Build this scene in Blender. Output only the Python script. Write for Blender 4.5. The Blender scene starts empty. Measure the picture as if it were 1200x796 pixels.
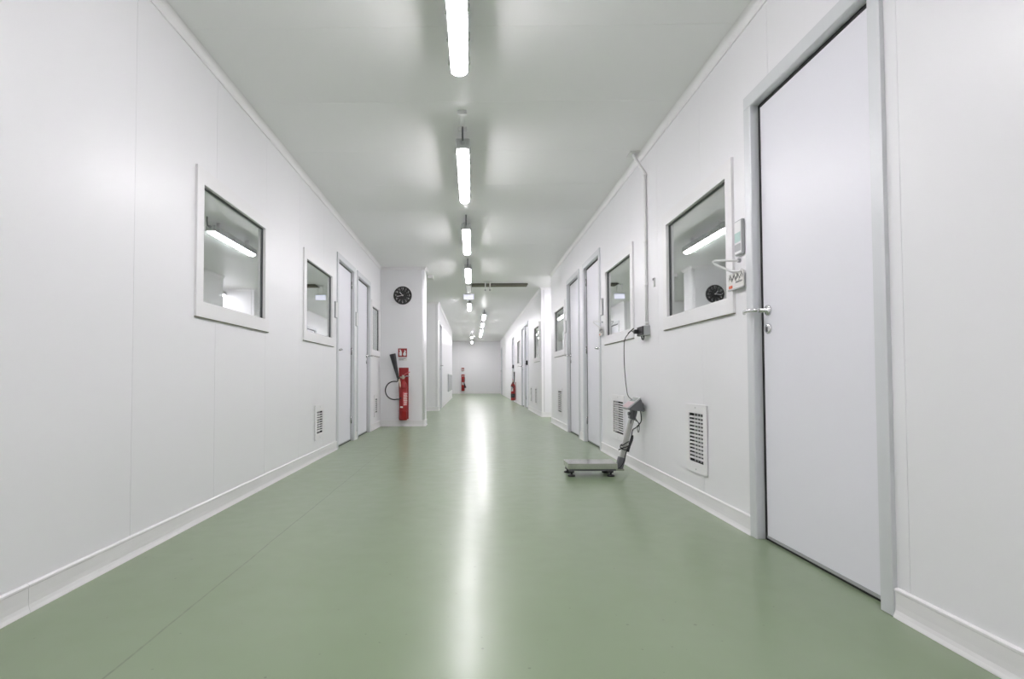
import bpy, bmesh, math, random
from mathutils import Vector, Matrix
random.seed(7)
PI = math.pi
C = bpy.context.scene.collection
S = bpy.context.scene

# ------------------------------------------------------------------ camera
YAW, PITCH, ROLL = -0.0142076, 0.0290806, -0.0025013
PPX, PPY, FPX, CAMH = 544.175, 423.981, 650.0, 0.80
cam = bpy.data.cameras.new('camera')
co = bpy.data.objects.new('camera', cam); C.objects.link(co)
fw = Vector((math.sin(YAW)*math.cos(PITCH), math.cos(YAW)*math.cos(PITCH), math.sin(PITCH)))
rt = Vector((math.cos(YAW), -math.sin(YAW), 0)); up = rt.cross(fw)
r2 = rt*math.cos(ROLL) + up*math.sin(ROLL); u2 = up*math.cos(ROLL) - rt*math.sin(ROLL)
m = Matrix((r2, u2, -fw)).transposed().to_4x4(); m.translation = (0, 0, CAMH)
co.matrix_world = m
cam.sensor_fit = 'HORIZONTAL'; cam.sensor_width = 36.0
cam.lens = FPX/1200*36.0
cam.shift_x = (600-PPX)/1200; cam.shift_y = (PPY-398)/1200
cam.clip_start = 0.02; cam.clip_end = 100
S.camera = co

# ------------------------------------------------------------------ world, exposure
w = bpy.data.worlds.new('world'); S.world = w; w.use_nodes = True
w.node_tree.nodes['Background'].inputs[0].default_value = (0.9, 0.95, 1, 1)
w.node_tree.nodes['Background'].inputs[1].default_value = 0.0
S.view_settings.view_transform = 'Standard'; S.view_settings.look = 'None'
S.view_settings.gamma = 1.0; S.view_settings.use_curve_mapping = False
S.view_settings.exposure = 0.0
LAMP = 58.0          # radiance of the lamp diffusers

# ------------------------------------------------------------------ materials
def hexc(r, g, b):
    f = lambda v: (v/255/12.92) if v/255 <= .04045 else ((v/255+.055)/1.055)**2.4
    return (f(r), f(g), f(b), 1)
def mat(name, col, rough=.5, metal=0, spec=.5, coat=0, emit=None, es=0):
    M = bpy.data.materials.new(name); M.use_nodes = True
    b = M.node_tree.nodes['Principled BSDF']
    b.inputs['Base Color'].default_value = col if len(col) == 4 else (*col, 1)
    b.inputs['Roughness'].default_value = rough; b.inputs['Metallic'].default_value = metal
    b.inputs['Specular IOR Level'].default_value = spec
    b.inputs['Coat Weight'].default_value = coat
    if emit:
        b.inputs['Emission Color'].default_value = (*emit, 1); b.inputs['Emission Strength'].default_value = es
    return M
def noisy(M, scale=(4, 4, 4), amount=.04, rough_amt=.05, bump=0, bscale=60, detail=3):
    """procedural tint, gloss and relief variation in object space"""
    nt = M.node_tree; N = nt.nodes; L = nt.links; b = N['Principled BSDF']
    tc = N.new('ShaderNodeNewGeometry'); mp = N.new('ShaderNodeMapping'); mp.inputs['Scale'].default_value = scale
    L.new(tc.outputs['Position'], mp.inputs['Vector'])
    n = N.new('ShaderNodeTexNoise'); n.inputs['Scale'].default_value = 1; n.inputs['Detail'].default_value = detail
    L.new(mp.outputs[0], n.inputs['Vector'])
    base = tuple(b.inputs['Base Color'].default_value)
    mx = N.new('ShaderNodeMix'); mx.data_type = 'RGBA'
    mx.inputs['A'].default_value = tuple(c*(1-amount) for c in base[:3])+(1,)
    mx.inputs['B'].default_value = tuple(min(1, c*(1+amount)) for c in base[:3])+(1,)
    L.new(n.outputs['Fac'], mx.inputs['Factor']); L.new(mx.outputs['Result'], b.inputs['Base Color'])
    mr = N.new('ShaderNodeMapRange'); r = b.inputs['Roughness'].default_value
    mr.inputs['To Min'].default_value = max(0, r-rough_amt); mr.inputs['To Max'].default_value = r+rough_amt
    L.new(n.outputs['Fac'], mr.inputs['Value']); L.new(mr.outputs[0], b.inputs['Roughness'])
    if bump:
        n2 = N.new('ShaderNodeTexNoise'); n2.inputs['Scale'].default_value = bscale; n2.inputs['Detail'].default_value = 2
        L.new(tc.outputs['Position'], n2.inputs['Vector'])
        bp = N.new('ShaderNodeBump'); bp.inputs['Strength'].default_value = bump; bp.inputs['Distance'].default_value = .002
        L.new(n2.outputs['Fac'], bp.inputs['Height']); L.new(bp.outputs[0], b.inputs['Normal'])
    return M
M = {}
M['wall'] = noisy(mat('white_lacquered_panel', (.865, .86, .88), .34), (.6, .6, .35), .012, .04)
M['ceil'] = noisy(mat('ceiling_panel', (.92, .92, .92), .35), (.8, .5, .8), .012, .04)
M['core'] = mat('panel_core', (.62, .62, .63), .7)
M['trim'] = noisy(mat('white_pvc_trim', (.86, .85, .86), .36), (3, 3, 3), .02, .05)
M['base'] = noisy(mat('skirting_pvc', (.84, .83, .835), .38), (5, 5, 30), .035, .06)
M['alu'] = noisy(mat('grey_aluminium_frame', (.70, .715, .735), .38, .2), (30, 30, 1), .03, .05)
M['leaf'] = noisy(mat('door_laminate', (.84, .835, .89), .36), (.7, .7, .4), .012, .04)
M['leaf_edge'] = mat('door_edge_strip', (.45, .46, .48), .4, .3)
M['black'] = mat('black_rubber', (.012, .012, .014), .6)
M['dark'] = mat('dark_void', (.03, .03, .032), .8)
M['gasket'] = mat('dark_grey_gasket', (.10, .105, .11), .55)
M['spacer'] = mat('aluminium_spacer', (.55, .56, .57), .35, .6)
M['chrome'] = mat('brushed_steel', (.72, .72, .73), .22, .9)
M['steel'] = noisy(mat('stainless_steel', (.56, .56, .53), .20, .95), (60, 3, 3), .06, .03)
M['alutube'] = noisy(mat('aluminium_tube', (.50, .50, .48), .37, .7), (30, 30, 3), .04, .05)
M['housing'] = mat('lamp_housing', (.55, .56, .56), .4)
M['lamp'] = mat('lamp_diffuser', (.9, .9, .9), .4, emit=(1.0, .955, 1.005), es=LAMP)
M['white'] = mat('white_plastic', (.80, .80, .80), .35)
M['grey'] = mat('grey_plastic', (.13, .133, .142), .45)
M['lgrey'] = mat('light_grey_plastic', (.42, .43, .44), .4)
M['blackp'] = mat('black_plastic', (.02, .02, .022), .4)
M['red'] = noisy(mat('extinguisher_red', (.30, .010, .011), .34), (20, 20, 20), .06, .04)
M['pink'] = mat('faded_red_plastic', (.60, .12, .13), .45)
M['cream'] = mat('cream_tape', (.72, .60, .47), .6)
M['paper'] = mat('paper', (.78, .77, .74), .7)
M['ink'] = mat('ink', (.26, .26, .27), .7)
M['orange'] = mat('orange_red_print', (.72, .16, .08), .6)
M['teal'] = mat('pale_green_print', (.50, .66, .62), .55)
M['brass'] = mat('nickel_valve', (.62, .56, .46), .3, .7)
M['face'] = noisy(mat('clock_face', (.012, .013, .014), .22), (60, 60, 60), .2, .03)
M['numeral'] = mat('clock_print', (.55, .55, .55), .5)
M['olive'] = noisy(mat('olive_brown_strip', (.115, .10, .062), .6), (4, 4, 4), .12, .05)
M['exit'] = mat('exit_diffuser', (.75, .75, .85), .4, emit=(.80, .80, 1.0), es=.75)
M['mem'] = mat('keypad_membrane', (.52, .40, .41), .45)
M['lcd'] = mat('display_window', (.35, .38, .36), .2)

def make_glass():
    G = bpy.data.materials.new('window_glass'); G.use_nodes = True
    nt = G.node_tree; N = nt.nodes; L = nt.links; N.clear()
    o = N.new('ShaderNodeOutputMaterial'); mx = N.new('ShaderNodeMixShader')
    t = N.new('ShaderNodeBsdfTransparent'); t.inputs[0].default_value = (.95, .97, .965, 1)
    g = N.new('ShaderNodeBsdfGlossy'); g.inputs['Roughness'].default_value = 0.0; g.inputs[0].default_value = (.95, .97, .96, 1)
    lw = N.new('ShaderNodeLayerWeight'); lw.inputs['Blend'].default_value = .5
    p = N.new('ShaderNodeMath'); p.operation = 'POWER'; p.inputs[1].default_value = 5
    ma = N.new('ShaderNodeMath'); ma.operation = 'MULTIPLY_ADD'; ma.inputs[1].default_value = .28; ma.inputs[2].default_value = .72
    L.new(lw.outputs['Facing'], p.inputs[0]); L.new(p.outputs[0], ma.inputs[0]); L.new(ma.outputs[0], mx.inputs[0])
    L.new(t.outputs[0], mx.inputs[1]); L.new(g.outputs[0], mx.inputs[2]); L.new(mx.outputs[0], o.inputs[0])
    return G
M['glass'] = make_glass()
M['under_shade'] = mat('olive_shade_strip', (.20, .19, .14), .7)  # dark olive colour standing for the shade below window frames

def make_floor_mat():
    F = mat('green_resin_floor', (.2, .26, .165), .30, spec=.46, coat=.30)
    F.node_tree.nodes['Principled BSDF'].inputs['Coat Roughness'].default_value = .20
    nt = F.node_tree; N = nt.nodes; L = nt.links; b = N['Principled BSDF']
    geo = N.new('ShaderNodeNewGeometry')
    def noise(scale, detail, vs=(1, 1, 1)):
        mp = N.new('ShaderNodeMapping'); mp.inputs['Scale'].default_value = vs
        L.new(geo.outputs['Position'], mp.inputs['Vector'])
        n = N.new('ShaderNodeTexNoise'); n.inputs['Scale'].default_value = scale; n.inputs['Detail'].default_value = detail
        L.new(mp.outputs[0], n.inputs['Vector']); return n
    n1 = noise(1.1, 3, (1, .6, 1)); n2 = noise(9, 4); n3 = noise(30, 2)
    r = N.new('ShaderNodeValToRGB')
    r.color_ramp.elements[0].position = .3; r.color_ramp.elements[0].color = (.196, .262, .148, 1)
    r.color_ramp.elements[1].position = .72; r.color_ramp.elements[1].color = (.232, .300, .186, 1)
    L.new(n1.outputs['Fac'], r.inputs['Fac'])
    # worn joint line in the resin, running along the corridor
    sx = N.new('ShaderNodeSeparateXYZ'); L.new(geo.outputs['Position'], sx.inputs[0])
    def math_(op, a, bv=None):
        q = N.new('ShaderNodeMath'); q.operation = op
        for i, v in enumerate((a, bv)):
            if v is None: continue
            if isinstance(v, (int, float)): q.inputs[i].default_value = v
            else: L.new(v, q.inputs[i])
        return q.outputs[0]
    d = math_('ABSOLUTE', math_('ADD', math_('ADD', sx.outputs['X'], .975), math_('MULTIPLY', noise(2.2, 3).outputs['Fac'], .022)))
    line = math_('LESS_THAN', d, .0035)
    br = math_('MULTIPLY', line, math_('MULTIPLY', n3.outputs['Fac'], .9))
    specks = math_('MULTIPLY', math_('GREATER_THAN', noise(55, 0).outputs['Fac'], .86), .55)
    fac = math_('MAXIMUM', br, specks)
    mx = N.new('ShaderNodeMix'); mx.data_type = 'RGBA'; mx.inputs['B'].default_value = (.10, .12, .08, 1)
    L.new(r.outputs['Color'], mx.inputs['A']); L.new(fac, mx.inputs['Factor']); L.new(mx.outputs['Result'], b.inputs['Base Color'])
    mr = N.new('ShaderNodeMapRange'); mr.inputs['To Min'].default_value = .27; mr.inputs['To Max'].default_value = .39
    L.new(n2.outputs['Fac'], mr.inputs['Value']); L.new(mr.outputs[0], b.inputs['Roughness'])
    bp = N.new('ShaderNodeBump'); bp.inputs['Strength'].default_value = .5; bp.inputs['Distance'].default_value = .004
    L.new(noise(7, 2, (1, .45, 1)).outputs['Fac'], bp.inputs['Height']); L.new(bp.outputs[0], b.inputs['Coat Normal'])
    return F
M['floor'] = make_floor_mat()

# ------------------------------------------------------------------ mesh builder
class MB:
    def __init__(s): s.bm = bmesh.new(); s.smooth = set()
    def box(s, x0, x1, y0, y1, z0, z1, bev=0, seg=2, mtx=None):
        r = bmesh.ops.create_cube(s.bm, size=1)
        vs = r['verts']
        for v in vs:
            v.co = Vector(((x0+x1)/2+v.co.x*(x1-x0), (y0+y1)/2+v.co.y*(y1-y0), (z0+z1)/2+v.co.z*(z1-z0)))
        if bev:
            es = list({e for v in vs for e in v.link_edges})
            q = bmesh.ops.bevel(s.bm, geom=es, offset=bev, segments=seg, profile=.5, affect='EDGES')
            vs = list({v for f in q['faces'] for v in f.verts} | {v for v in vs if v.is_valid})
        if mtx is not None:
            for v in vs: v.co = mtx @ v.co
        return s
    def prism(s, pts, axis, a, b):
        """polygon pts extruded along axis ('x','y','z') from a to b"""
        def P(p, t):
            return {'x': (t, p[0], p[1]), 'y': (p[0], t, p[1]), 'z': (p[0], p[1], t)}[axis]
        A = [s.bm.verts.new(P(p, a)) for p in pts]; B = [s.bm.verts.new(P(p, b)) for p in pts]
        n = len(pts); fs = [s.bm.faces.new(A), s.bm.faces.new(B)]
        for i in range(n): fs.append(s.bm.faces.new((A[i], A[(i+1) % n], B[(i+1) % n], B[i])))
        bmesh.ops.recalc_face_normals(s.bm, faces=fs); return s
    def tube(s, pts, r, n=8, caps=True):
        pts = [Vector(p) for p in pts]; rings = []
        rr = r if isinstance(r, (list, tuple)) else [r]*len(pts)
        ref = None
        for i, p in enumerate(pts):
            t = (pts[min(i+1, len(pts)-1)]-pts[max(i-1, 0)]).normalized()
            if ref is None:
                ref = Vector((0, 0, 1)) if abs(t.z) < .9 else Vector((1, 0, 0))
            a = (ref-t*ref.dot(t)).normalized(); b = t.cross(a); ref = a
            rings.append([s.bm.verts.new(p+(a*math.cos(2*PI*k/n)+b*math.sin(2*PI*k/n))*rr[i]) for k in range(n)])
        fs = []
        for A, B in zip(rings, rings[1:]):
            for k in range(n): fs.append(s.bm.faces.new((A[k], A[(k+1) % n], B[(k+1) % n], B[k])))
        for f in fs: f.smooth = True
        if caps: fs.append(s.bm.faces.new(rings[0][::-1])); fs.append(s.bm.faces.new(rings[-1]))
        bmesh.ops.recalc_face_normals(s.bm, faces=fs); return s
    def lathe(s, prof, c=(0, 0, 0), n=24, axis='z'):
        """prof: list of (radius, height)"""
        c = Vector(c); rings = []
        def P(r, h, k):
            a = 2*PI*k/n; u, v = r*math.cos(a), r*math.sin(a)
            return c+Vector({'z': (u, v, h), 'y': (u, h, v), 'x': (h, u, v)}[axis])
        for r, h in prof: rings.append([s.bm.verts.new(P(max(r, 1e-5), h, k)) for k in range(n)])
        fs = []
        for A, B in zip(rings, rings[1:]):
            for k in range(n):
                f = s.bm.faces.new((A[k], A[(k+1) % n], B[(k+1) % n], B[k])); f.smooth = True; fs.append(f)
        fs.append(s.bm.faces.new(rings[0])); fs.append(s.bm.faces.new(rings[-1]))
        bmesh.ops.recalc_face_normals(s.bm, faces=fs); return s
    def ring(s, ox0, ox1, oz0, oz1, ix0, ix1, iz0, iz1, y0, y1):
        """rectangular ring in the xz plane between depths y0 and y1 (mitred)"""
        O = [(ox0, oz0), (ox1, oz0), (ox1, oz1), (ox0, oz1)]; I = [(ix0, iz0), (ix1, iz0), (ix1, iz1), (ix0, iz1)]
        V = [[s.bm.verts.new((p[0], y, p[1])) for p in R] for R, y in ((O, y0), (I, y0), (O, y1), (I, y1))]
        fs = []
        for k in range(4):
            j = (k+1) % 4
            for a, b in ((0, 1), (0, 2), (1, 3), (2, 3)):
                fs.append(s.bm.faces.new((V[a][k], V[a][j], V[b][j], V[b][k])))
        bmesh.ops.recalc_face_normals(s.bm, faces=fs); return s
    def build(s, name, material, parent=None, bevel=0):
        me = bpy.data.meshes.new(name)
        if bevel:
            s.bm.verts.ensure_lookup_table()
            es = [e for e in s.bm.edges if len(e.link_faces) == 2 and e.calc_face_angle(0) > .6]
            bmesh.ops.bevel(s.bm, geom=es, offset=bevel, segments=2, profile=.5, affect='EDGES')
        s.bm.to_mesh(me); s.bm.free()
        me.materials.append(M[material] if isinstance(material, str) else material)
        return link(name, me, parent)
def link(name, me, parent=None):
    o = bpy.data.objects.new(name, me); C.objects.link(o)
    if parent is not None: o.parent = parent
    return o
def empty(name, loc=(0, 0, 0), rz=0):
    o = bpy.data.objects.new(name, None); C.objects.link(o); o.location = loc; o.rotation_euler = (0, 0, rz)
    o.empty_display_size = .1; return o
def tag(o, label, cat, group=None, kind=None):
    o['label'] = label; o['category'] = cat
    if group: o['group'] = group
    if kind: o['kind'] = kind
    return o
def text_mesh(txt, size, material, name, parent, loc, rot=(PI/2, 0, 0), depth=.0006):
    cu = bpy.data.curves.new(name, 'FONT'); cu.body = txt; cu.size = size; cu.align_x = 'CENTER'; cu.align_y = 'CENTER'; cu.extrude = depth
    cu.resolution_u = 3
    tmp = bpy.data.objects.new('tmp', cu); C.objects.link(tmp)
    dg = bpy.context.evaluated_depsgraph_get(); dg.update()
    me = bpy.data.meshes.new_from_object(tmp.evaluated_get(dg))
    bpy.data.objects.remove(tmp); bpy.data.curves.remove(cu)
    me.materials.clear(); me.materials.append(M[material])
    o = link(name, me, parent); o.location = loc; o.rotation_euler = rot; return o

# ------------------------------------------------------------------ dimensions of the place
XL, XR, CZ = -1.53, 1.415, 2.65
Y0, YE = -4.0, 28.0
LX2 = -0.825                      # left wall beyond the side passage
PIER0, PIER1, PIERX = 9.2, 9.6, -0.79
NICHE0, NICHE1 = 9.93, 11.35
RL, RR = PI/2, -PI/2              # rotation of things on the left / right wall
# openings as (kind, centre y, width, z0, z1)
DW, DH, WW, WZ0, WZ1 = .95, 2.232, 1.09, 1.145, 1.99
doorsL = [6.695, 7.785]
doorsR = [2.366, 6.575, 7.77]
winL = [(3.565, WW), (5.52, WW), (8.72, .76)]
winR = [(3.533, WW), (5.375, 1.06), (8.965, 1.09)]
doorsR2 = [14.45, 15.45, 19.15, 26.6]
winR2 = [(12.13, 1.05), (16.86, 1.09)]
doorsL2 = [14.40]
ventsL = [(5.52, .32, .19, .535), (8.765, .30, .19, .535)]
ventsR = [(3.52, .315, .20, .63), (5.385, .43, .195, .63), (8.95, .46, .19, .63)]
ventsR2 = [(12.32, .32, .2, .6), (13.32, .32, .2, .6)]
def rects(doors, wins, vents):
    R = [(y-DW/2+.03, y+DW/2-.03, 0, DH-.03) for y in doors]
    R += [(y-ww/2+.03, y+ww/2-.03, WZ0+.03, WZ1-.03) for y, ww in wins]
    R += [(y-ww/2+.04, y+ww/2-.04, a+.04, b-.04) for y, ww, a, b in vents]
    return R

# ------------------------------------------------------------------ floor
f = MB().box(-5, 5, Y0, YE+.2, -.06, 0).build('floor', 'floor')
tag(f, 'glossy green resin floor running down the corridor', 'floor', kind='structure')

# ------------------------------------------------------------------ panelled walls
def cells(u0, u1, z0, z1, rs):
    us = sorted({u0, u1} | {u for r in rs for u in r[:2] if u0 < u < u1})
    zs = sorted({z0, z1} | {z for r in rs for z in r[2:] if z0 < z < z1})
    full = {}
    for i in range(len(us)-1):
        for k in range(len(zs)-1):
            cu, cz = (us[i]+us[i+1])/2, (zs[k]+zs[k+1])/2
            full[i, k] = not any(r[0] < cu < r[1] and r[2] < cz < r[3] for r in rs)
    return us, zs, full
def slab(name, material, parent, P, u0, u1, z0, z1, d0, d1, rs):
    """plate with rectangular openings; P(u, depth, z) gives the world point"""
    us, zs, full = cells(u0, u1, z0, z1, rs)
    if not any(full.values()): return None
    bm = bmesh.new(); V = {}
    def v(i, k, d):
        if (i, k, d) not in V: V[i, k, d] = bm.verts.new(P(us[i], d, zs[k]))
        return V[i, k, d]
    for (i, k), on in full.items():
        if not on: continue
        bm.faces.new((v(i, k, d0), v(i+1, k, d0), v(i+1, k+1, d0), v(i, k+1, d0)))
        bm.faces.new((v(i, k, d1), v(i, k+1, d1), v(i+1, k+1, d1), v(i+1, k, d1)))
        for di, dk, a, b in ((-1, 0, (i, k), (i, k+1)), (1, 0, (i+1, k), (i+1, k+1)), (0, -1, (i, k), (i+1, k)), (0, 1, (i, k+1), (i+1, k+1))):
            if not full.get((i+di, k+dk), False):
                bm.faces.new((v(*a, d0), v(*b, d0), v(*b, d1), v(*a, d1)))
    bmesh.ops.recalc_face_normals(bm, faces=bm.faces)
    me = bpy.data.meshes.new(name); bm.to_mesh(me); bm.free(); me.materials.append(M[material])
    return link(name, me, parent)
GAP = .0008
def wall(name, label, P, u0, u1, joints, rs, th=.06):
    root = tag(empty(name, P(u0, 0, 0)), label, 'wall', kind='structure')
    o = Vector(P(u0, 0, 0)); Q = lambda u, d, z: Vector(P(u, d, z))-o
    js = [u0] + [j for j in joints if u0+.03 < j < u1-.03] + [u1]
    for a, b in zip(js, js[1:]):
        slab('panel', 'wall', root, Q, a+(GAP if a > u0 else 0), b-(GAP if b < u1 else 0), 0, CZ, 0, th-.015, rs)
    slab('core', 'core', root, Q, u0, u1, 0, CZ, th-.0145, th, rs)
    return root
def seq(a, p, lo, hi):
    k = math.ceil((lo-a)/p); out = []
    while a+k*p < hi: out.append(a+k*p); k += 1
    return out
PL = lambda u, d, z: (XL-d, u, z)
PR = lambda u, d, z: (XR+d, u, z)
PL2 = lambda u, d, z: (LX2-d, u, z)
wall('wall_left', 'near left corridor wall of white panels with two windows and doors', PL, Y0, PIER0, seq(2.475, .8, Y0, PIER0), rects(doorsL, winL, ventsL))
wall('wall_right', 'near right corridor wall of white panels carrying conduit and scale socket', PR, Y0, NICHE0, seq(1.835, .795, Y0, NICHE0), rects(doorsR, winR, ventsR))
wall('wall_right_beyond', 'far right corridor wall beyond the bright side recess', PR, NICHE1, YE, [13.97]+seq(16.25, .8, 16, YE), rects(doorsR2, winR2, ventsR2))
wall('wall_left_beyond', 'far left corridor wall set forward beyond the black clock', PL2, 13.45, 22.6, seq(15.0, .8, 15, 22.6), rects(doorsL2, [], []))

def block(name, label, prof_pts, z0=0, z1=CZ):
    c = prof_pts[0]
    o = MB().prism([(p[0]-c[0], p[1]-c[1]) for p in prof_pts], 'z', z0, z1).build(name, 'wall')
    o.location = (c[0], c[1], 0); tag(o, label, 'wall', kind='structure'); return o
def arc(cx, cy, r, a0, a1, n=6):
    return [(cx+r*math.cos(math.radians(a0+(a1-a0)*i/n)), cy+r*math.sin(math.radians(a0+(a1-a0)*i/n))) for i in range(n+1)]
rc = .045
# pier that carries the clock, its free corners rounded
pier = block('wall_pier', 'white pier with rounded corner carrying the black clock and extinguisher',
      [(-4.6, PIER1), (-4.6, PIER0)] + arc(PIERX-rc, PIER0+rc, rc, -90, 0) + arc(PIERX-rc, PIER1-rc, rc, 0, 90))
for p in pier.data.polygons: p.use_smooth = abs(p.normal.z) < .5 and p.area < .2
block('wall_cross_left', 'pale facing wall of the left side passage beside far door', [(-4.6, 13.45), (LX2-.061, 13.45), (LX2-.061, 13.55), (-4.6, 13.55)])
block('wall_cross_left_end', 'hidden return wall at the end of the left far wall', [(-4.6, 22.5), (LX2-.061, 22.5), (LX2-.061, 22.6), (-4.6, 22.6)])
block('wall_niche_near', 'hidden near side wall of the bright right recess', [(XR+.061, NICHE0-.1), (4.6, NICHE0-.1), (4.6, NICHE0), (XR+.061, NICHE0)])
block('wall_niche_far', 'brightly lit white facing wall of the right recess', [(XR+.061, NICHE1), (4.6, NICHE1), (4.6, NICHE1+.1), (XR+.061, NICHE1+.1)])
block('wall_end', 'plain white end wall closing the far end of corridor', [(-.70, YE), (5, YE), (5, YE+.1), (-.70, YE+.1)])
block('wall_end_pilaster', 'narrow white pilaster left of the far extinguisher', [(-4.6, YE-.1), (-.70, YE-.1), (-.70, YE+.1), (-4.6, YE+.1)])
block('wall_rear', 'corridor wall behind the camera', [(-5, Y0-.1), (5, Y0-.1), (5, Y0), (-5, Y0)])
block('wall_outer_left', 'outer wall of the rooms behind the left windows', [(-4.7, Y0), (-4.6, Y0), (-4.6, YE), (-4.7, YE)])
block('wall_outer_right', 'outer wall of the rooms behind the right windows', [(4.6, Y0), (4.7, Y0), (4.7, YE), (4.6, YE)])

# ceiling: panels .8 m deep across the corridor
cr = tag(empty('ceiling', (0, 0, CZ)), 'satin white ceiling of wide metal panels', 'ceiling', kind='structure')
cj = [Y0]+seq(2.868, .8, Y0+.05, YE-.05)+[YE]
pm = {}
for a, b in zip(cj, cj[1:]):
    k = round(b-a, 3)
    if k not in pm:
        o = MB().box(-5, 5, GAP, b-a-GAP, 0, .04).build('panel', 'ceil', cr); pm[k] = o.data
    else: o = link('panel', pm[k], cr)
    o.location = (0, a, 0)
MB().box(-5, 5, Y0, YE, .0395, .06).build('core', 'core', cr)

# ------------------------------------------------------------------ skirting and ceiling cove
def sweep(bm, path, prof):
    """prof (d, z): d measured to the LEFT of the walking direction"""
    n = len(path); P2 = [Vector(p) for p in path]; rings = []
    for i, p in enumerate(P2):
        t0 = (p-P2[i-1]).normalized() if i else None
        t1 = (P2[i+1]-p).normalized() if i < n-1 else None
        n0 = Vector((-t0.y, t0.x)) if t0 else None; n1 = Vector((-t1.y, t1.x)) if t1 else None
        if n0 is None: off = n1
        elif n1 is None: off = n0
        else:
            b = (n0+n1).normalized(); off = b/max(.3, b.dot(n0))
        rings.append([bm.verts.new((p.x+off.x*d, p.y+off.y*d, z)) for d, z in prof])
    fs = []
    for A, B in zip(rings, rings[1:]):
        for k in range(len(prof)):
            j = (k+1) % len(prof); fs.append(bm.faces.new((A[k], A[j], B[j], B[k])))
    fs.append(bm.faces.new(rings[0])); fs.append(bm.faces.new(rings[-1]))
    bmesh.ops.recalc_face_normals(bm, faces=fs)
BASE = [(0, 0), (.017, 0), (.0165, .004), (.0125, .014), (.0095, .026), (.0085, .045), (.0085, .084), (.0105, .087), (.0105, .0935), (.006, .097), (0, .098)]
H2 = .045
COVE = [(0, CZ-H2-.004), (.006, CZ-H2-.004), (.0075, CZ-H2+.003)] + [(.0075+(H2-.0075)*(1-math.cos(t*PI/12)), CZ-H2+.003+(H2-.003)*math.sin(t*PI/12)) for t in range(1, 6)] + [(H2, CZ-.001), (0, CZ-.001)]
def strips(name, label, cat, prof, runs, child, material):
    root = tag(empty(name, (*runs[0][0], prof[0][1])), label, cat, kind='structure')
    o = root.location
    for path in runs:
        b = MB(); sweep(b.bm, [(p[0]-o.x, p[1]-o.y) for p in path], [(d, z-o.z) for d, z in prof])
        b.build(child, material, root)
    return root
def gaps(y0, y1, doors, cuts=()):
    out = []; y = y0
    for dy in sorted(doors):
        out.append((y, dy-DW/2-.001)); y = dy+DW/2+.001
    out.append((y, y1)); res = []
    for a, b in out:
        cs = [c for c in cuts if a < c < b]; e = [a]+cs+[b]
        res += [(p+(.0006 if p in cs else 0), q-(.0006 if q in cs else 0)) for p, q in zip(e, e[1:])]
    return res
# left side: walk away from the camera, room on the right -> mirror by walking towards the camera
runsL = [[(XL, b), (XL, a)] for a, b in gaps(Y0, PIER0, doorsL, (1.90,))]
runsL[-1] = [(PIERX-.06, PIER1)] + [(x, y) for x, y in arc(PIERX-rc, PIER1-rc, rc, 80, 0)] + [(x, y) for x, y in arc(PIERX-rc, PIER0+rc, rc, 0, -90)] + [(XL, PIER0), (XL, runsL[-1][1][1])]
strips('baseboard_left', 'white coved skirting along the near left wall and pier', 'skirting', BASE, runsL, 'skirting_strip', 'base')
runsR = [[(XR, a), (XR, b)] for a, b in gaps(Y0, NICHE0, doorsR)]
runsR[-1] = runsR[-1][:1] + [(XR, NICHE0), (XR+1.5, NICHE0)]
strips('baseboard_right', 'white coved skirting along the near right wall', 'skirting', BASE, runsR, 'skirting_strip', 'base')
runs = [[(XR, a), (XR, b)] for a, b in gaps(NICHE1, YE, doorsR2)]
runs[0] = [(XR+2, NICHE1), (XR, NICHE1), runs[0][1]]
runs[-1] = [runs[-1][0], (XR, YE), (-.70, YE), (-.70, YE-.1), (-3, YE-.1)]
strips('baseboard_right_beyond', 'white skirting along the far right wall and end wall', 'skirting', BASE, runs, 'skirting_strip', 'base')
runs = [[(LX2, b), (LX2, a)] for a, b in gaps(13.45, 22.6, doorsL2)]
runs[0] = [runs[0][0], (LX2, 13.45), (-4, 13.45)]
strips('baseboard_left_beyond', 'white skirting along the far left wall', 'skirting', BASE, runs, 'skirting_strip', 'base')
strips('trim_1', 'white curved ceiling trim over the near left wall and pier', 'trim', COVE, [[(-4, PIER1), (PIERX, PIER1), (PIERX, PIER0), (XL, PIER0), (XL, Y0)]], 'cove_strip', 'trim')
strips('trim_2', 'white curved ceiling trim over the near right wall', 'trim', COVE, [[(XR, Y0), (XR, NICHE0), (XR+2, NICHE0)]], 'cove_strip', 'trim')
strips('trim_3', 'white curved ceiling trim over far right and end walls', 'trim', COVE, [[(XR+2, NICHE1), (XR, NICHE1), (XR, YE), (-.70, YE), (-.70, YE-.1), (-3, YE-.1)]], 'cove_strip', 'trim')
strips('trim_4', 'white curved ceiling trim over the far left wall', 'trim', COVE, [[(LX2, 22.6), (LX2, 13.45), (-4, 13.45)]], 'cove_strip', 'trim')

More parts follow.
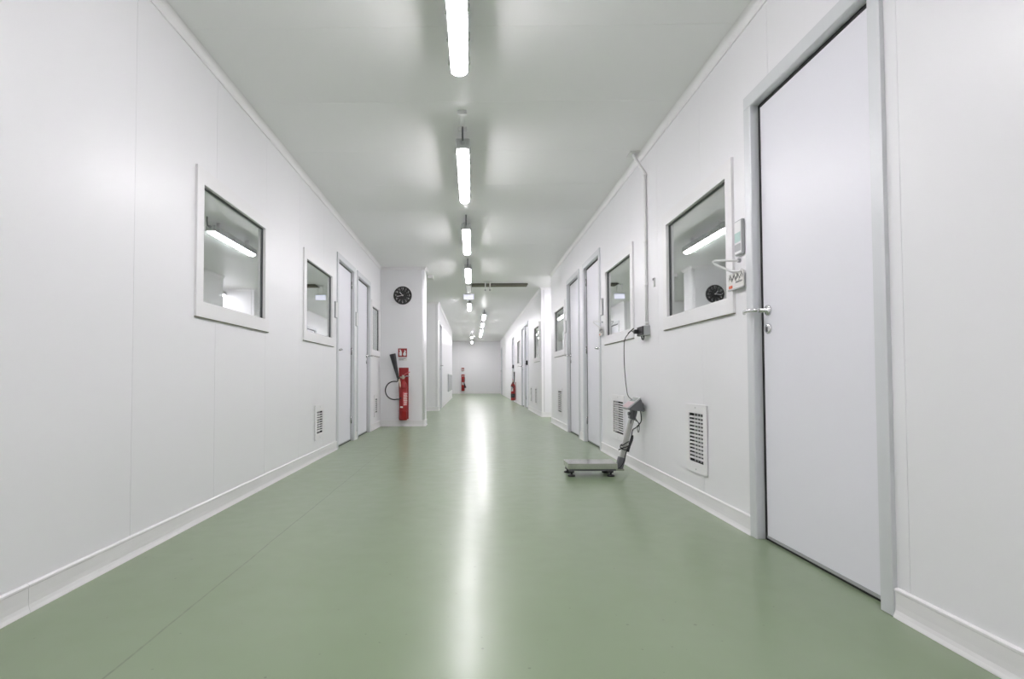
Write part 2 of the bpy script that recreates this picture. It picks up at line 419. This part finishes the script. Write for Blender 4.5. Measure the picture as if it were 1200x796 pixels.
# ------------------------------------------------------------------ doors
# local frame of everything on a wall: x to the right when facing it, y into the wall, z up
def door(n, label, x, y, rz, latch, handle='lever'):
    """latch = +1 / -1: side of the handle in local x"""
    d = tag(empty('door_%d' % n, (x, y, 0), rz), label, 'door', kind='structure')
    h = DW/2; fi = h-.062; top = DH-.066
    b = MB()
    prof = lambda s: [(s*h, -.014), (s*(fi+.004), -.014), (s*fi, -.010), (s*fi, .030), (s*(fi-.012), .030), (s*(fi-.012), .075), (s*h, .075)]
    for s in (-1, 1): b.prism(prof(s), 'z', 0.0015, top if s else 0)
    b.prism([(-.014, DH), (-.014, top+.004), (-.010, top), (.030, top), (.030, top-.012), (.075, top-.012), (.075, DH)], 'x', -h, h)
    b.build('frame', 'alu', d)
    g = MB()
    for s in (-1, 1): g.box(min(s*fi, s*(fi-.0175)), max(s*fi, s*(fi-.0175)), .0285, .034, .002, top)
    g.box(-fi, fi, .0285, .034, top-.0165, top)
    g.build('gasket', 'black', d)
    lf = MB().box(-fi+.018, fi-.018, .029, .069, .024, top-.017, .0015, 1).build('leaf', 'leaf', d)
    MB().box(-fi+.018, fi-.018, .027, .066, .012, .0238).build('bottom_seal', 'leaf_edge', d)
    MB().box(-fi, fi, .032, .074, .001, .012).build('threshold_gap', 'black', d)
    hx = latch*(fi-.065)
    if handle == 'lever':
        hd = MB().lathe([(.0, .029), (.026, .029), (.027, .023), (.024, .019), (.010, .018), (.010, -.018)], (hx, 0, 1.125), 20, 'y').build('handle', 'chrome', d)
        MB().tube([(hx, -.018, 1.125), (hx, -.028, 1.125), (hx+latch*.012, -.036, 1.127), (hx+latch*.06, -.042, 1.130), (hx+latch*.10, -.040, 1.127), (hx+latch*.118, -.032, 1.122)], [.009, .0095, .010, .0095, .009, .007], 10).build('lever', 'chrome', hd)
        es = MB().lathe([(.0, .029), (.025, .029), (.026, .024), (.022, .020), (.001, .0195)], (hx, 0, 1.035), 20, 'y').build('escutcheon', 'chrome', d)
        MB().box(hx-.003, hx+.003, .0175, .021, 1.020, 1.044).build('keyhole', 'black', es)
    else:
        hd = MB().box(hx-.04, hx+.04, -.055, .029, 1.12, 1.235, .008).build('handle', 'blackp', d)
        MB().tube([(hx, -.05, 1.15), (hx, -.075, 1.15), (hx+latch*.09, -.08, 1.15)], .01, 8).build('lever', 'chrome', hd)
    for z in (.22, 1.1, 1.95):
        MB().lathe([(.007, z), (.007, z+.09)], (-latch*(fi-.004), .022, 0), 10).build('hinge', 'chrome', d)
    return d
door(1, 'large near white door in grey frame at the right edge', XR, doorsR[0], RR, -1)
door(2, 'white right wall door next to the window above the scale', XR, doorsR[1], RR, 1)
door(3, 'white right wall door nearest the bright side recess', XR, doorsR[2], RR, -1)
door(4, 'nearer of the two white doors on the left wall', XL, doorsL[0], RL, -1)
door(5, 'farther left wall door, next to the narrow window', XL, doorsL[1], RL, 1)
door(6, 'far right wall door with black lock box, nearer of two', XR, doorsR2[0], RR, 1, 'box')
door(7, 'far right wall door directly after the black lock box door', XR, doorsR2[1], RR, -1)
door(8, 'far right wall door just past the wall extinguisher', XR, doorsR2[2], RR, 1, 'box')
door(9, 'last door on the right wall beside the end wall', XR, doorsR2[3], RR, -1)
door(10, 'far left wall door at the corner of the side passage', LX2, doorsL2[0], RL, 1)

# ------------------------------------------------------------------ windows
def window(n, label, x, y, rz, ww):
    d = tag(empty('window_%d' % n, (x, y, WZ0), rz), label, 'window', kind='structure')
    h = ww/2; H = WZ1-WZ0; s, t = .078, .090
    b = MB().ring(-h, h, 0, H, -h+s, h-s, t, H-t, -.014, .075)
    b.build('frame', 'trim', d, .002)
    MB().box(-h, h, -.012, -.0005, -.0045, -.0002).build('underside_shade', 'under_shade', d)  # thin dark strip paints the shaded underside of the frame
    MB().ring(-h+s-.001, h-s+.001, t-.001, H-t+.001, -h+s+.006, h-s-.006, t+.006, H-t-.006, .006, .014).build('gasket', 'gasket', d)
    MB().box(-h+s, h-s, .0142, .0182, t, H-t).build('pane', 'glass', d)
    MB().ring(-h+s-.001, h-s+.001, t-.001, H-t+.001, -h+s+.012, h-s-.012, t+.012, H-t-.012, .0185, .050).build('spacer', 'spacer', d)
    MB().box(-h+s, h-s, .0502, .0542, t, H-t).build('pane', 'glass', d)
    return d
window(1, 'near left wall window reflecting two long lamps', XL, winL[0][0], RL, winL[0][1])
window(2, 'second left wall window, just before the first door', XL, winL[1][0], RL, winL[1][1])
window(3, 'narrow window at the end of left wall by the pier', XL, winL[2][0], RL, winL[2][1])
window(4, 'near right wall window reflecting the clock', XR, winR[0][0], RR, winR[0][1])
window(5, 'right wall window above the weighing scale, left of conduit', XR, winR[1][0], RR, winR[1][1])
window(6, 'right wall window next to the bright side recess', XR, winR[2][0], RR, winR[2][1])
window(7, 'far right wall window just past the bright recess', XR, winR2[0][0], RR, winR2[0][1])
window(8, 'small far right wall window before the wall extinguisher', XR, winR2[1][0], RR, winR2[1][1])

# ------------------------------------------------------------------ ventilation grilles
def vent(label, x, y, rz, ww, z0, z1, gw, g0, g1, rows, fins):
    d = tag(empty('vent_grille', (x, y, z0), rz), label, 'vent', 'wall vent grilles')
    h = ww/2; a0, a1 = g0-z0, g1-z0; g = gw/2
    MB().ring(-h, h, 0, z1-z0, -g, g, a0, a1, -.012, -.003).build('frame', 'trim', d, .002)
    MB().box(-g-.01, g+.01, .040, .044, a0-.01, a1+.01).build('backing', 'dark', d)
    b = MB()
    b.ring(-g-.012, g+.012, a0-.012, a1+.012, -g, g, a0, a1, -.0029, .0438); b.build('duct', 'dark', d)
    p = (a1-a0)/rows
    sl = None
    for k in range(rows-1):
        z = a0+p*(k+1)
        if sl is None:
            o = MB().box(-g, g, -.008, .004, -p*.19, p*.19, mtx=Matrix.Rotation(.2, 4, 'X')).build('slat', 'trim', d); sl = o.data
        else: o = link('slat', sl, d)
        o.location = (0, 0, z)
    sl = None
    for k in range(fins):
        xx = -g+gw*(k+1)/(fins+1)
        if sl is None:
            o = MB().box(-gw/(fins+1)*.25, gw/(fins+1)*.25, .010, .0125, a0, a1).build('fin', 'lgrey', d); sl = o.data
        else: o = link('fin', sl, d)
        o.location = (xx, 0, 0)
    for zz in (.022, z1-z0-.022):
        MB().lathe([(.0045, -.0135), (.0045, -.011)], (0, 0, zz), 10, 'y').build('screw', 'lgrey', d)
vent('near right vent grille under the window with clock reflection', XR, 3.52, RR, .315, .20, .63, .222, .265, .572, 13, 4)
vent('right vent grille directly behind the scale column', XR, 5.385, RR, .43, .195, .63, .37, .262, .568, 14, 0)
vent('right vent grille next to the bright side recess', XR, 8.95, RR, .46, .19, .63, .36, .25, .58, 14, 0)
vent('left vent grille just before the first left door', XL, 5.52, RL, .32, .19, .535, .212, .255, .470, 9, 5)
vent('small left vent grille under the narrow window', XL, 8.765, RL, .30, .19, .535, .20, .257, .470, 9, 5)
vent('far right vent grille under window past the recess', XR, 12.32, RR, .32, .2, .6, .2, .25, .55, 12, 0)
vent('farthest right vent grille before the black lock box', XR, 13.32, RR, .32, .2, .6, .2, .25, .55, 12, 0)

# ------------------------------------------------------------------ lamps
def lamp_proto():
    d = empty('tube_lamp')
    Ln = 1.25; h = Ln/2
    # origin at the middle of the lamp on the ceiling plane; z runs negative
    MB().box(-.046, .046, -h, h, -.172, -.092, .036, 5).build('diffuser', 'lamp', d)
    for o in d.children:
        for p in o.data.polygons: p.use_smooth = True
    hs = MB().box(-.0535, .0535, -h-.012, h+.012, -.147, -.072, .010, 2).build('housing', 'housing', d)
    cl = None
    for k in range(6):
        for s in (-1, 1):
            if cl is None: o = MB().box(-.003, .003, -.012, .012, -.018, .018, .001, 1).build('clip', 'chrome', hs); cl = o.data
            else: o = link('clip', cl, hs)
            o.location = (s*.0570, -h+.09+k*(Ln-.18)/5, -.122)
    for yy in (-.42, .42):
        MB().box(-.02, .02, yy-.012, yy+.012, -.074, -.0005, .002, 1).build('bracket', 'white', d)
    e = MB().lathe([(.018, 0), (.018, -.022), (.011, -.026), (.011, -.04)], (0, -h-.012, -.105), 12, 'y').build('cable_gland', 'lgrey', d)
    MB().tube([(0, -h-.05, -.105), (0, -h-.075, -.095), (0, -h-.085, -.06), (0, -h-.085, -.0005)], .007, 8).build('cable', 'grey', d)
    return d
def copy_tree(o, parent=None):
    c = o.copy(); C.objects.link(c); c.parent = parent
    for ch in list(o.children): copy_tree(ch, c)
    return c
lp = lamp_proto()
lamps = [((-.066, 2.44), 'nearest glowing tube lamp, cut off by the top edge'),
         ((-.066, 4.70), 'second glowing tube lamp, hung behind a white conduit stub'),
         ((-.066, 6.95), 'third glowing tube lamp down the middle of ceiling'),
         ((-.066, 9.25), 'glowing tube lamp just in front of the exit sign'),
         ((-.066, 13.35), 'single glowing tube lamp just behind the exit sign'),
         ((.335, 15.65), 'first tube lamp of the right hand row beyond the strip'),
         ((.335, 17.95), 'second tube lamp of the right hand row beyond strip'),
         ((.335, 20.25), 'third tube lamp of the right hand row beyond strip'),
         ((.335, 22.45), 'last tube lamp of the right hand row beyond strip'),
         ((-.02, 23.2), 'far middle tube lamp under the white hood'),
         ((-.01, 26.6), 'farthest tube lamp near the end wall'),
         ((-.066, .20), 'tube lamp overhead at the camera'),
         ((-.066, -2.05), 'tube lamp behind the camera'),
         ((2.0, 10.64), 'tube lamp inside the right side recess'),
         ((3.6, 10.64), 'added unseen tube lamp deep inside the right side recess'),  # extra lamp out of view, added to brighten the recess
         ((-2.2, 25.3), 'added unseen tube lamp in the recess left of the end wall'),  # out of view, added to throw light on the end wall
         ((-2.6, 11.5), 'added unseen tube lamp inside the left side passage')]  # out of view, added to brighten the passage walls
for i, ((x, y), lab) in enumerate(lamps):
    o = lp if i == 0 else copy_tree(lp)
    o.location = (x, y, CZ); tag(o, lab, 'lamp', 'ceiling tube lamps')
    if i == 1:                                            # conduit stub that feeds this lamp
        MB().box(-.016, .016, -.92, -.70, -.022, -.0005, .004, 1).build('conduit', 'white', o)
        for yy in (-.91, -.66):
            MB().box(-.032, .032, yy-.012, yy+.012, -.030, -.0005, .003, 1).build('conduit_clip', 'white', o)

# ------------------------------------------------------------------ exit sign, strip and bracket on the ceiling
e = tag(empty('exit_sign', (-.065, 11.0, CZ)), 'small glowing lavender sign hung from ceiling on two rods', 'sign')
MB().box(-.10, .10, -.028, .028, -.292, -.195, .01, 2).build('light_box', 'exit', e)
MB().box(-.104, .104, -.032, .032, -.200, -.178, .003, 1).build('cap', 'white', e)
for s in (-.05, .05): MB().tube([(s, 0, -.18), (s, 0, -.0005)], .006, 8).build('rod', 'white', e)
MB().box(-.06, .06, -.015, .015, -.008, -.0005, .002, 1).build('ceiling_plate', 'white', e)

e = tag(empty('ceiling_strip', (.545, 10.98, CZ)), 'flat olive brown strip across the ceiling', 'strip')
MB().box(-.545, .545, -.15, .15, -.022, -.0005, .002, 1).build('strip', 'olive', e)
ed = MB().ring(-.553, .553, -.158, .158, -.545, .545, -.15, .15, 0, .01).build('edging', 'gasket', e)
ed.rotation_euler = (-PI/2, 0, 0); ed.location = (0, 0, -.011)

e = tag(empty('ceiling_bracket', (.30, 10.62, CZ)), 'small white twin rod bracket in front of the brown strip', 'bracket')
MB().box(-.075, .075, -.05, .05, -.014, -.0005, .003, 1).build('plate', 'white', e)
for s in (-.045, .045):
    MB().tube([(s, 0, -.012), (s, 0, -.15)], .010, 8).build('rod', 'white', e)
    MB().lathe([(.016, -.15), (.018, -.165), (.012, -.18)], (s, 0, 0), 10).build('end_knob', 'lgrey', e)

e = tag(empty('cable_box', (PIERX+.04, 9.98, CZ)), 'small white box under ceiling at the corner of the pier', 'box')
MB().box(-.05, .05, -.10, .10, -.065, -.0005, .006, 2).build('body', 'white', e)
MB().box(-.045, .045, -.104, -.0995, -.06, -.006, .001, 1).build('cover', 'trim', e)

e = tag(empty('pendant_hood', (0, 22.2, CZ)), 'far white hood hung from ceiling above the last lamps', 'hood')
MB().lathe([(.12, -.22), (.115, -.20), (.05, -.13), (.03, -.12)], (0, 0, 0), 16).build('hood', 'white', e)
MB().tube([(0, 0, -.13), (0, 0, -.0005)], .012, 8).build('rod', 'white', e)

# ------------------------------------------------------------------ clock
c = tag(empty('wall_clock', (-1.155, PIER0, 2.174)), 'round black wall clock with white numerals on the pier', 'clock')
R0 = .152
MB().lathe([(R0, -.0005), (R0, -.024), (R0-.004, -.030), (R0-.010, -.030), (R0-.012, -.024)], (0, 0, 0), 48, 'y').build('case', 'blackp', c)
MB().lathe([(R0-.011, -.0235), (R0-.011, -.0255)], (0, 0, 0), 48, 'y').build('dial', 'face', c)
for k in range(1, 13):
    a = k*PI/6
    text_mesh(str(k), .046, 'numeral', 'numeral', c, (.114*math.sin(a), -.0262, .114*math.cos(a)))
tk = None
for k in range(60):
    if k % 5: continue
    a = k*PI/30
    if tk is None: o = MB().box(-.0022, .0022, -.0268, -.0256, .080, .090).build('tick', 'numeral', c); tk = o.data
    else: o = link('tick', tk, c)
    o.rotation_euler = (0, a, 0)
o = MB().box(-.0045, .0045, -.0285, -.0272, -.015, .072).build('hour_hand', 'white', c); o.rotation_euler = (0, math.radians(-42), 0)
o = MB().box(-.0035, .0035, -.0300, -.0288, -.018, .100).build('minute_hand', 'white', c); o.rotation_euler = (0, math.radians(-101), 0)
MB().lathe([(.010, -.0256), (.010, -.031)], (0, 0, 0), 14, 'y').build('hub', 'white', c)

# ------------------------------------------------------------------ extinguishers and their signs
def loop(c, r, a0, a1, n, y):
    return [(c[0]+r*math.cos(math.radians(a0+(a1-a0)*i/n)), y, c[1]+r*math.sin(math.radians(a0+(a1-a0)*i/n))) for i in range(n+1)]
def extinguisher(label, loc, rz, style, group='wall extinguishers'):
    d = tag(empty('fire_extinguisher', loc, rz), label, 'extinguisher', group)
    yc = -.090
    MB().box(-.080, .080, -.014, -.0005, .012 if style != 'side' else .0, .862 if style == 'near' else (.83 if style == 'far' else .60), .003, 1).build('backboard', 'red', d)
    r = .068
    top = .64 if style == 'near' else .56
    if style == 'far': top = .68
    MB().lathe([(r-.012, .0), (r-.002, .004), (r, .014), (r, top-.09), (r*.93, top-.055), (r*.72, top-.025), (.030, top-.005), (.026, top+.03), (.022, top+.035)], (0, yc, 0), 28).build('cylinder', 'red', d)
    v = MB().lathe([(.020, top+.03), (.022, top+.045), (.022, top+.085), (.014, top+.10)], (0, yc, 0), 14).build('valve', 'brass', d)
    MB().tube([(-.05, yc, top+.062), (.03, yc, top+.062)], .012, 8).build('outlet', 'brass', v)
    MB().tube([(0, yc, top+.09), (.05, yc-.01, top+.125), (.115, yc-.02, top+.150)], [.007, .008, .006], 8).build('carry_handle', 'pink', d)
    MB().tube([(.01, yc, top+.06), (.06, yc-.01, top+.085), (.105, yc-.015, top+.075)], [.007, .008, .006], 8).build('trigger', 'lgrey', d)
    for z in (.14, top-.12):
        MB().lathe([(r+.0022, z), (r+.0022, z+.022)], (0, yc, 0), 28).build('strap', 'red' if style == 'near' else 'blackp', d)
    # paper label wrapped round the body
    lb = MB(); n = 10; zz = (.24, .46) if style == 'near' else (.30, .44)
    A = []
    for i in range(n+1):
        a = math.radians(-85+(110 if style == 'near' else 130)*i/n - (0 if style == 'near' else 45))
        A.append([lb.bm.verts.new(((r+.0008)*math.cos(a), yc+(r+.0008)*math.sin(a), z)) for z in zz])
    for p, q in zip(A, A[1:]): lb.bm.faces.new((p[0], q[0], q[1], p[1]))
    lo = lb.build('label', 'pink' if style == 'near' else 'paper', d)
    pr = MB(); rr = r+.0014
    for k in range(9):
        z = zz[0]+.012+k*(zz[1]-zz[0]-.02)/9; a0 = random.uniform(-78, -65); a1 = random.uniform(-30, 15)
        pts = []
        for i in range(6):
            a = math.radians(a0+(a1-a0)*i/5); pts.append((rr*math.cos(a), yc+rr*math.sin(a)))
        for p, q in zip(pts, pts[1:]):
            pr.bm.faces.new([pr.bm.verts.new((x, y, h)) for x, y, h in ((*p, z), (*q, z), (*q, z+.010), (*p, z+.010))])
    pr.build('label_print', 'paper' if style == 'near' else 'ink', lo)
    if style == 'near':
        hn = MB().tube([(-.045, yc-.02, .615), (-.066, yc-.02, .66), (-.085, yc-.02, .70), (-.172, yc-.02, 1.085)], [.012, .016, .020, .053], 20).build('horn', 'blackp', d)
        MB().tube([(-.060, yc-.045, .675), (-.048, yc-.05, .62), (-.034, yc-.05, .535)], [.012, .013, .011], 8).build('horn_grip', 'cream', hn)
        P = [(-.05, yc, top+.062), (-.09, yc, top+.03)] + loop((-.142, .487), .150, 72, 285, 22, yc-.005) + [(-.055, yc-.05, .345), (-.02, yc-.075, .37)]
        MB().tube(P, .0095, 8).build('hose', 'blackp', d)
        MB().box(-.040, .004, yc-r-.004, yc-r+.004, .205, .228, .002, 1).build('tape', 'paper', d)
    elif style == 'side':
        hn = MB().tube([(.03, yc+.02, .50), (.03, yc+.03, .58), (.03, yc+.04, .64), (.03, yc+.045, .93)], [.012, .015, .018, .022], 14).build('horn', 'blackp', d)
        MB().lathe([(r+.002, .09), (r+.002, .22)], (0, yc, 0), 28).build('band', 'blackp', d)
        MB().tube([(.0, yc, top+.062), (.07, yc-.03, .50), (.085, yc-.01, .40), (.06, yc+.01, .42), (.03, yc+.02, .50)], .010, 8).build('hose', 'blackp', d)
    else:
        hn = MB().tube([(.05, yc-.04, .42), (.085, yc-.04, .34), (.10, yc-.04, .24), (.13, yc-.04, .16)], [.014, .02, .034, .05], 16).build('horn', 'blackp', d)
        MB().tube([(.03, yc, top+.062), (.09, yc-.02, top), (.10, yc-.03, .52), (.05, yc-.04, .42)], .010, 8).build('hose', 'blackp', d)
    return d
extinguisher('red extinguisher with black horn and looped hose under the clock', (-1.137, PIER0, .108), 0, 'near')
extinguisher('red extinguisher with upright black horn on the far right wall', (XR, 18.15, .06), RR, 'side')
extinguisher('distant red extinguisher on the end wall', (-.47, YE, .14), 0, 'far')
def fire_sign(label, loc, rz, strip=True):
    d = tag(empty('fire_sign', loc, rz), label, 'sign', 'extinguisher signs')
    MB().box(-.074, .074, -.004, -.0005, 0, .143).build('plate', 'red', d)
    b = MB()
    b.box(-.054, -.012, -.0055, -.0041, .022, .085); b.box(-.044, -.020, -.0055, -.0041, .085, .108); b.box(-.054, -.030, -.0055, -.0041, .108, .124)
    b.prism([(.016, .020), (.052, .020), (.060, .052), (.050, .070), (.056, .092), (.036, .124), (.030, .090), (.014, .066), (.008, .044)], 'y', -.0055, -.0041)
    b.build('pictogram', 'white', d)
    if strip:
        p = MB().box(-.070, .074, -.0035, -.0005, -.060, -.006).build('caption_strip', 'paper', d)
        q = MB()
        for z, n in ((-.024, 7), (-.046, 5)):
            x = -.058
            for k in range(n):
                wd = random.uniform(.008, .016); q.box(x, x+wd, -.0045, -.0034, z-.006, z+.006); x += wd+.004
        q.build('caption_print', 'ink', p)
    return d
fire_sign('red square extinguisher sign under the clock', (-1.158, PIER0, 1.148), 0)
fire_sign('distant small red sign above the end wall extinguisher', (-.48, YE, 1.16), 0)

# ------------------------------------------------------------------ room cards, hook and tag
def card(label, x, y, rz, z, ww=.082, hh=.185, detail=False):
    d = tag(empty('card_holder', (x, y, z), rz), label, 'card holder', 'card holders beside doors')
    h = ww/2
    MB().box(-h, h, -.018, -.0005, 0, hh, .006, 2).build('body', 'lgrey', d)
    MB().box(-h+.006, h-.006, -.0205, -.0178, .008, hh-.008, .001, 1).build('face', 'white', d)
    if detail:
        MB().box(-h+.010, h-.010, -.0214, -.0204, .068, .118).build('green_print', 'teal', d)
        MB().box(-h+.010, h-.010, -.0214, -.0204, .020, .058).build('grey_print', 'lgrey', d)
    return d
card('grey card holder with green print beside the large near door', XR, 2.912, RR, 1.440, detail=True)
card('slim card holder on right wall beside door near the scale', XR, 6.005, RR, 1.47)
card('slim card holder between right recess window and its door', XR, 8.335, RR, 1.47)
card('slim card holder left of the first left wall door', XL, 6.15, RL, 1.47)
card('slim card holder between the two left wall doors', XL, 7.245, RL, 1.48)

def hook_tag(label1, label2, y, z, big):
    d = tag(empty('wall_hook', (XR, y, z), RR), label1, 'hook', 'white wall hooks')
    s = 1 if big else .8
    MB().tube([(0, .0, 0), (0, -.012, 0)], .011*s, 10).build('stud', 'lgrey', d)
    MB().tube([(0, -.010, 0), (-.010*s, -.040*s, .001), (-.045*s, -.112*s, .010), (-.060*s, -.118*s, .006), (-.058*s, -.110*s, -.006), (-.020*s, -.045*s, -.052), (.03*s, -.022, -.064), (.045*s, -.010, -.050)], .0062*s, 8).build('loop', 'white', d)
    t = tag(empty('paper_tag', (XR-.0125, y+.006, z-.145), RR), label2, 'tag', 'tags hung from wall hooks')
    MB().box(-.083*s, .083*s, -.010, -.0045, 0, .083).build('sheet', 'paper', t)
    p = MB()
    for k in range(14):
        x = -.075*s+k*.0112*s; zz = .058+.010*math.sin(k*1.7)
        p.tube([(x, -.0104, zz-.012), (x+.004, -.0104, zz+.010), (x+.009*s, -.0104, zz-.004)], .0014, 4)
    for k in range(6):
        x = .0+k*.012*s
        p.tube([(x, -.0104, .026), (x+.006*s, -.0104, .036), (x+.010*s, -.0104, .028)], .0013, 4)
    p.build('handwriting', 'ink', t)
    MB().box(-.078*s, -.036*s, -.0112, -.0102, .004, .020).build('red_mark', 'orange', t)
    MB().box(-.083*s, .083*s, -.014, -.0045, -.006, .0).build('clip_rail', 'lgrey', t)
hook_tag('white wire hook under the near card holder', 'scribbled white paper tag with orange mark beside near door', 2.93, 1.415, True)
hook_tag('small white wire hook by the door near the scale', 'small scribbled paper tag by the door near the scale', 6.01, 1.40, False)

# little switch between the right windows
d = tag(empty('wall_switch', (XR, 4.292, 1.50), RR), 'tiny white switch on right wall between conduit and near window', 'switch')
MB().box(-.011, .011, -.012, -.0005, 0, .070, .002, 1).build('body', 'white', d)
MB().box(-.008, .008, -.016, -.0118, .050, .066, .001, 1).build('button', 'grey', d)

# ------------------------------------------------------------------ conduit and socket
yc = 4.47
d = tag(empty('cable_conduit', (XR, yc, 1.215), RR), 'thin white conduit running from ceiling down to the socket', 'conduit')
zt = CZ-1.215
MB().tube([(0, -.012, 0), (0, -.012, .35), (0, -.012, .75), (0, -.012, zt-.20), (-.012, -.020, zt-.17), (-.075, -.075, zt-.03), (-.080, -.080, zt-.0005)], .011, 10).build('tube', 'white', d)
for z in (.02, .33, .68, zt-.21):
    MB().box(-.018, .018, -.025, -.0005, z-.009, z+.009, .003, 1).build('clip', 'white', d)
MB().box(-.14, -.03, -.12, -.04, zt-.010, zt-.0005, .002, 1).build('ceiling_plate', 'trim', d)

d = tag(empty('socket_box', (XR, 4.50, 1.135), RR), 'grey and black wall socket box under the conduit', 'socket')
MB().box(-.085, .085, -.050, -.0005, 0, .078, .004, 2).build('body', 'lgrey', d)
MB().box(-.082, .078, -.058, -.0495, .003, .075, .003, 1).build('front_plate', 'blackp', d)
MB().box(-.115, -.086, -.050, -.010, .010, .060, .004, 1).build('white_adapter', 'white', d)
MB().tube([(.03, -.035, .001), (.028, -.035, -.018), (.005, -.035, -.030), (-.02, -.035, -.022), (-.03, -.035, .001)], .006, 8).build('cable_loop', 'blackp', d)
pl = MB().box(-.075, -.035, -.090, -.0575, .022, .056, .006, 2).build('plug', 'blackp', d)

# ------------------------------------------------------------------ platform scale
sx, sy = .970, 4.62
sc = tag(empty('platform_scale', (sx, sy, 0)), 'steel platform scale with leaning column standing on the green floor', 'scale')
hw, hd = .198, .115
MB().box(-hw, hw, -hd, hd, .060, .107, .003, 2).build('platform', 'steel', sc)
fr = MB()
fr.box(-hw+.01, hw-.01, -hd+.012, -hd+.03, .045, .0595); fr.box(-hw+.01, hw-.01, hd-.03, hd-.012, .045, .0595)
fr.box(-hw+.01, -hw+.03, -hd+.03, hd-.03, .045, .0595); fr.box(hw-.03, hw+.062, -.02, .02, .038, .0595)
fr.build('base_frame', 'gasket', sc)
ft = None
for x in (-hw+.03, hw-.05):
    for y in (-hd+.022, hd-.022):
        if ft is None:
            o = MB().lathe([(.030, .0005), (.030, .010), (.024, .014), (.009, .016), (.009, .030), (.022, .032), (.022, .045)], (0, 0, 0), 18).build('foot', 'blackp', sc); ft = o.data
        else: o = link('foot', ft, sc)
        o.location = (x, y, 0)
# column leans away from the platform
b0, b1 = Vector((.238, 0, .045)), Vector((.352, 0, .475))
ax = (b1-b0).normalized()
rot = Matrix.Rotation(math.atan2(ax.x, ax.z), 4, 'Y')
L_ = (b1-b0).length
MB().box(-.019, .019, -.020, .020, 0, L_, .006, 2, mtx=Matrix.Translation(b0) @ rot).build('column', 'alutube', sc)
MB().box(.190, .275, -.030, .030, .034, .050, .003, 1).build('column_bracket', 'steel', sc)
MB().box(-.027, .027, -.024, .024, -.005, .10, .004, 1, mtx=Matrix.Translation(b0) @ rot).build('column_sleeve', 'grey', sc)
MB().box(-.026, .026, -.024, .024, L_-.02, L_+.055, .004, 1, mtx=Matrix.Translation(b0) @ rot).build('neck', 'grey', sc)
MB().tube([(.318, 0, .500), (.375, 0, .500)], .016, 10).build('clamp_knob', 'grey', sc)
# indicator: wedge body, sloping keypad
ind = MB().prism([(.292, .545), (.300, .536), (.420, .520), (.432, .530), (.400, .622), (.390, .628)], 'y', -.10, .075).build('indicator', 'grey', sc, .006)
n0, n1 = Vector((.286, 0, .547)), Vector((.394, 0, .636)); t = (n1-n0).normalized()
rk = Matrix.Translation(n0) @ Matrix.Rotation(math.atan2(t.x, t.z), 4, 'Y'); Lk = (n1-n0).length
MB().box(-.004, .008, -.106, .081, 0, Lk, .003, 1, mtx=rk).build('keypad', 'lgrey', ind)
MB().box(-.0055, -.0038, -.098, .073, .008, Lk*.55, mtx=rk).build('keypad_membrane', 'mem', ind)
MB().box(-.0055, -.0038, -.085, .060, Lk*.62, Lk*.92, mtx=rk).build('display', 'lcd', ind)
MB().lathe([(.026, .418), (.028, .424), (.022, .440)], (0, -.012, .566), 14, 'x').build('cable_gland', 'blackp', ind)
# cables
def spline(P, n=6):
    P = [Vector(p) for p in P]; out = []
    for i in range(len(P)-1):
        a, b, c, e = P[max(i-1, 0)], P[i], P[i+1], P[min(i+2, len(P)-1)]
        for k in range(n):
            t = k/n
            out.append(.5*((2*b)+(c-a)*t+(2*a-5*b+4*c-e)*t*t+(3*b-a-3*c+e)*t**3))
    return out+[P[-1]]
sl = Vector((1.35, 4.555, 1.15))
pc = tag(empty('power_cord', sl), 'black power cord hanging from the wall socket to the scale', 'cord')
def W(*p): return tuple(Vector(p)-sl)
MB().tube(spline([W(1.322, 4.565, 1.172), W(1.312, 4.58, 1.182), W(1.296, 4.62, 1.160), W(1.272, 4.64, 1.11), W(1.266, 4.64, 1.00), W(1.270, 4.64, .85), W(1.282, 4.64, .72), W(1.300, 4.64, .640), W(1.36, 4.645, .60)]), .0032, 6).build('cable', 'blackp', pc)
MB().tube(spline([W(1.322, 4.555, 1.200), W(1.314, 4.60, 1.185), W(1.302, 4.64, 1.168)]), .005, 6).build('second_lead', 'blackp', pc)
MB().tube(spline([(.405, -.05, .530), (.412, -.05, .470), (.405, -.05, .430), (.370, -.045, .390), (.345, -.04, .37), (.335, -.035, .32), (.315, -.03, .25), (.29, -.03, .18), (.27, -.035, .11), (.235, -.04, .062), (.190, -.05, .050)]), .0045, 6).build('load_cable', 'blackp', sc)
MB().tube(spline([(.370, -.03, .530), (.362, -.03, .480), (.395, -.035, .420), (.398, -.035, .370), (.390, -.035, .350), (.384, -.035, .380), (.396, -.035, .425), (.345, -.03, .455), (.33, -.03, .42)]), .0035, 6).build('hanging_loop', 'grey', sc)
wr = MB()
for k in range(3):
    z = .225+k*.014; cx = .238+(z-.045)/.43*.114
    wr.tube([(cx+(.034+.006*math.sin(k*2.1))*math.cos(a*PI/5), (.032+.005*math.cos(k*1.3))*math.sin(a*PI/5), z+.02*math.sin(a*PI/5+k)) for a in range(11)], .0042, 5, caps=False)
wr.tube(spline([(.305, -.034, .19), (.318, -.038, .24), (.338, -.038, .29), (.342, -.034, .325)]), .009, 6)
wr.tube(spline([(.275, -.03, .225), (.24, -.045, .215), (.225, -.045, .205)]), .005, 6)
wr.build('cable_bundle', 'blackp', sc)

# low panel on the far left wall
d = tag(empty('low_wall_cover', (LX2, 20.3, .33), RL), 'pale grey low cover box on the far left wall', 'cover')
MB().box(-1.7, 1.7, -.03, -.0005, 0, .58, .006, 1).build('panel', 'lgrey', d)
MB().box(-1.7, 1.7, -.045, -.0005, .581, .605, .004, 1).build('top_rail', 'white', d)
